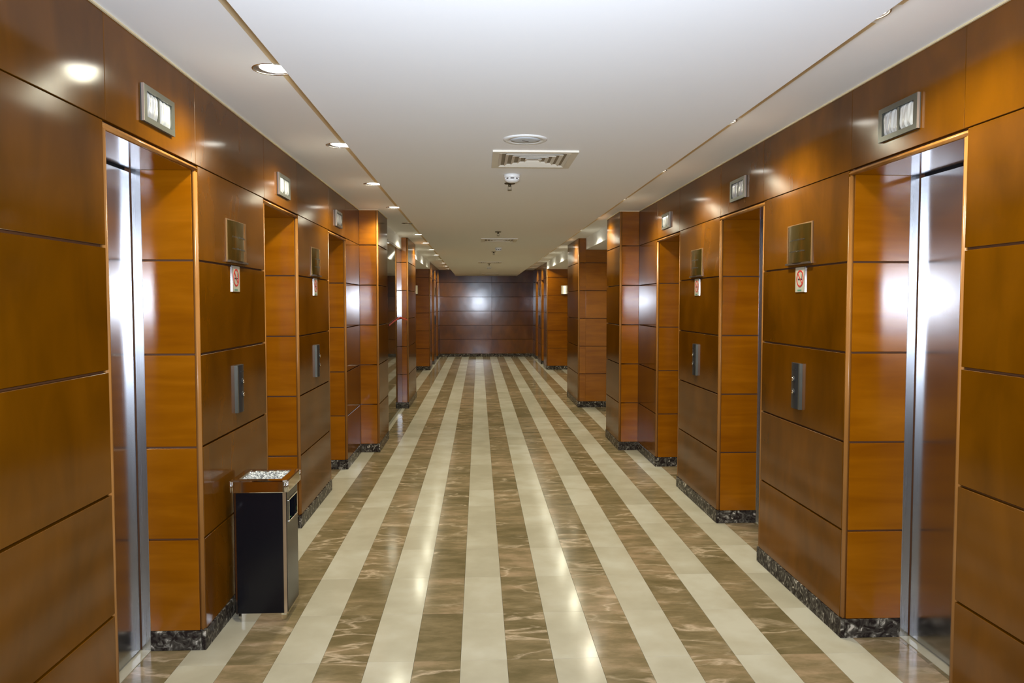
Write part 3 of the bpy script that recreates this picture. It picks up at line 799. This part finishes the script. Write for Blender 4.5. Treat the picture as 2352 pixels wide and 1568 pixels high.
for i in range(n):
    for j in range(n): bm.faces.new((g_[i][j], g_[i + 1][j], g_[i + 1][j + 1], g_[i][j + 1]))
link('green_rubbish', to_mesh('rubbish', bm, plain('green_plastic', (.10, .20, .05), .5), True), B)
# chrome rim: outer band with a sunken tray
bm = bmesh.new(); ho, hi_ = hw + .012, hw - .030
def rring(h_, c_, z, n=4):
    pts = []
    for qx, qy, a0 in ((1, -1, -90), (1, 1, 0), (-1, 1, 90), (-1, -1, 180)):
        for i in range(n + 1):
            a = math.radians(a0 + 90 * i / n)
            pts.append(bm.verts.new((qx * (h_ - c_) + c_ * math.cos(a), qy * (h_ - c_) + c_ * math.sin(a), z)))
    return pts
R_ = [rring(ho - .001, .022, Z1), rring(ho, .022, Z1 + .003), rring(ho, .022, ZR - .006), rring(ho - .004, .020, ZR), rring(hi_ + .004, .006, ZR + .001), rring(hi_, .004, ZR - .003), rring(hi_ - .002, .004, ZR - .016)]
for A_, B_ in zip(R_, R_[1:]):
    k = len(A_)
    for i in range(k): bm.faces.new((A_[i], A_[(i + 1) % k], B_[(i + 1) % k], B_[i]))
bm.faces.new(R_[-1]); bm.faces.new(list(reversed(R_[0])))
link('chrome_rim', to_mesh('rim', bm, M_chrome, False), B)
for sx, sy in ((-1, -1), (1, -1), (1, 1), (-1, 1)):       # grooved corner pieces of the rim
    bm = bmesh.new()
    for k in range(3):
        a = math.radians(45 + (k - 1) * 26); cx_, cy_ = sx * (ho - .022 + .0225 * math.cos(a)), sy * (ho - .022 + .0225 * math.sin(a))
        bm_cyl(bm, (cx_, cy_), .0035, .0035, Z1 + .001, ZR - .005, 10)
    link('rim_corner_bead', to_mesh('bead', bm, M_chrome, True), B)
# gravel in the ashtray
mg, nt, b = new_mat('white_grey_gravel'); ge = N(nt, 'ShaderNodeNewGeometry')
rr = ramp(nt, [(0.0, (.08, .085, .09)), (.4, (.30, .30, .29)), (1.0, (.78, .78, .74))]); nt.links.new(ge.outputs['Random Per Island'], rr.inputs[0]); nt.links.new(rr.outputs[0], b.inputs['Base Color'])
b.inputs['Roughness'].default_value = .35
bm = bmesh.new(); rnd = random.Random(11)
for i in range(620):
    x_, y_ = rnd.uniform(-hi_ + .006, hi_ - .006), rnd.uniform(-hi_ + .006, hi_ - .006); r_ = rnd.uniform(.0035, .0065)
    r = bmesh.ops.create_icosphere(bm, subdivisions=1, radius=r_)
    sc = (rnd.uniform(.7, 1.3), rnd.uniform(.7, 1.3), rnd.uniform(.6, 1.0)); zt = ZR - .012 + rnd.uniform(0, .008)
    for v in r['verts']: v.co = Vector((v.co.x * sc[0] + x_, v.co.y * sc[1] + y_, v.co.z * sc[2] + zt))
o = link('ashtray_gravel', to_mesh('gravel', bm, mg), B); o['kind'] = 'stuff'

# ------------------------------------------------------------------ sagging red barrier tape across the glass screen
bm = bmesh.new(); pts = []
P0, P1, P2_ = Vector((XG[-1] + .008, 9.95, 1.30)), Vector((XG[-1] + .012, 11.3, 1.36)), Vector((X2[-1] - .015, YP - .008, 1.335))
n = 24
for i in range(n + 1):
    t_ = i / n
    p = P0.lerp(P1, min(t_ * 1.6, 1)) if t_ < .625 else P1.lerp(P2_, (t_ - .625) / .375)
    pts.append(p + Vector((0, 0, .018 * math.sin(t_ * PI))))
prev = None
for p in pts:
    cur = [bm.verts.new(p + Vector((0, 0, -.010))), bm.verts.new(p + Vector((0, 0, .010))), bm.verts.new(p + Vector((.0015, -.0015, .010))), bm.verts.new(p + Vector((.0015, -.0015, -.010)))]
    if prev:
        for k in range(4): bm.faces.new((prev[k], prev[(k + 1) % 4], cur[(k + 1) % 4], cur[k]))
    else: bm.faces.new(cur)
    prev = cur
bm.faces.new(prev)
tp = link('barrier_tape', to_mesh('tape', bm, M_redtape)); tag(tp, 'thin red tape across the dark glass screen to the narrow left pier', 'tape')
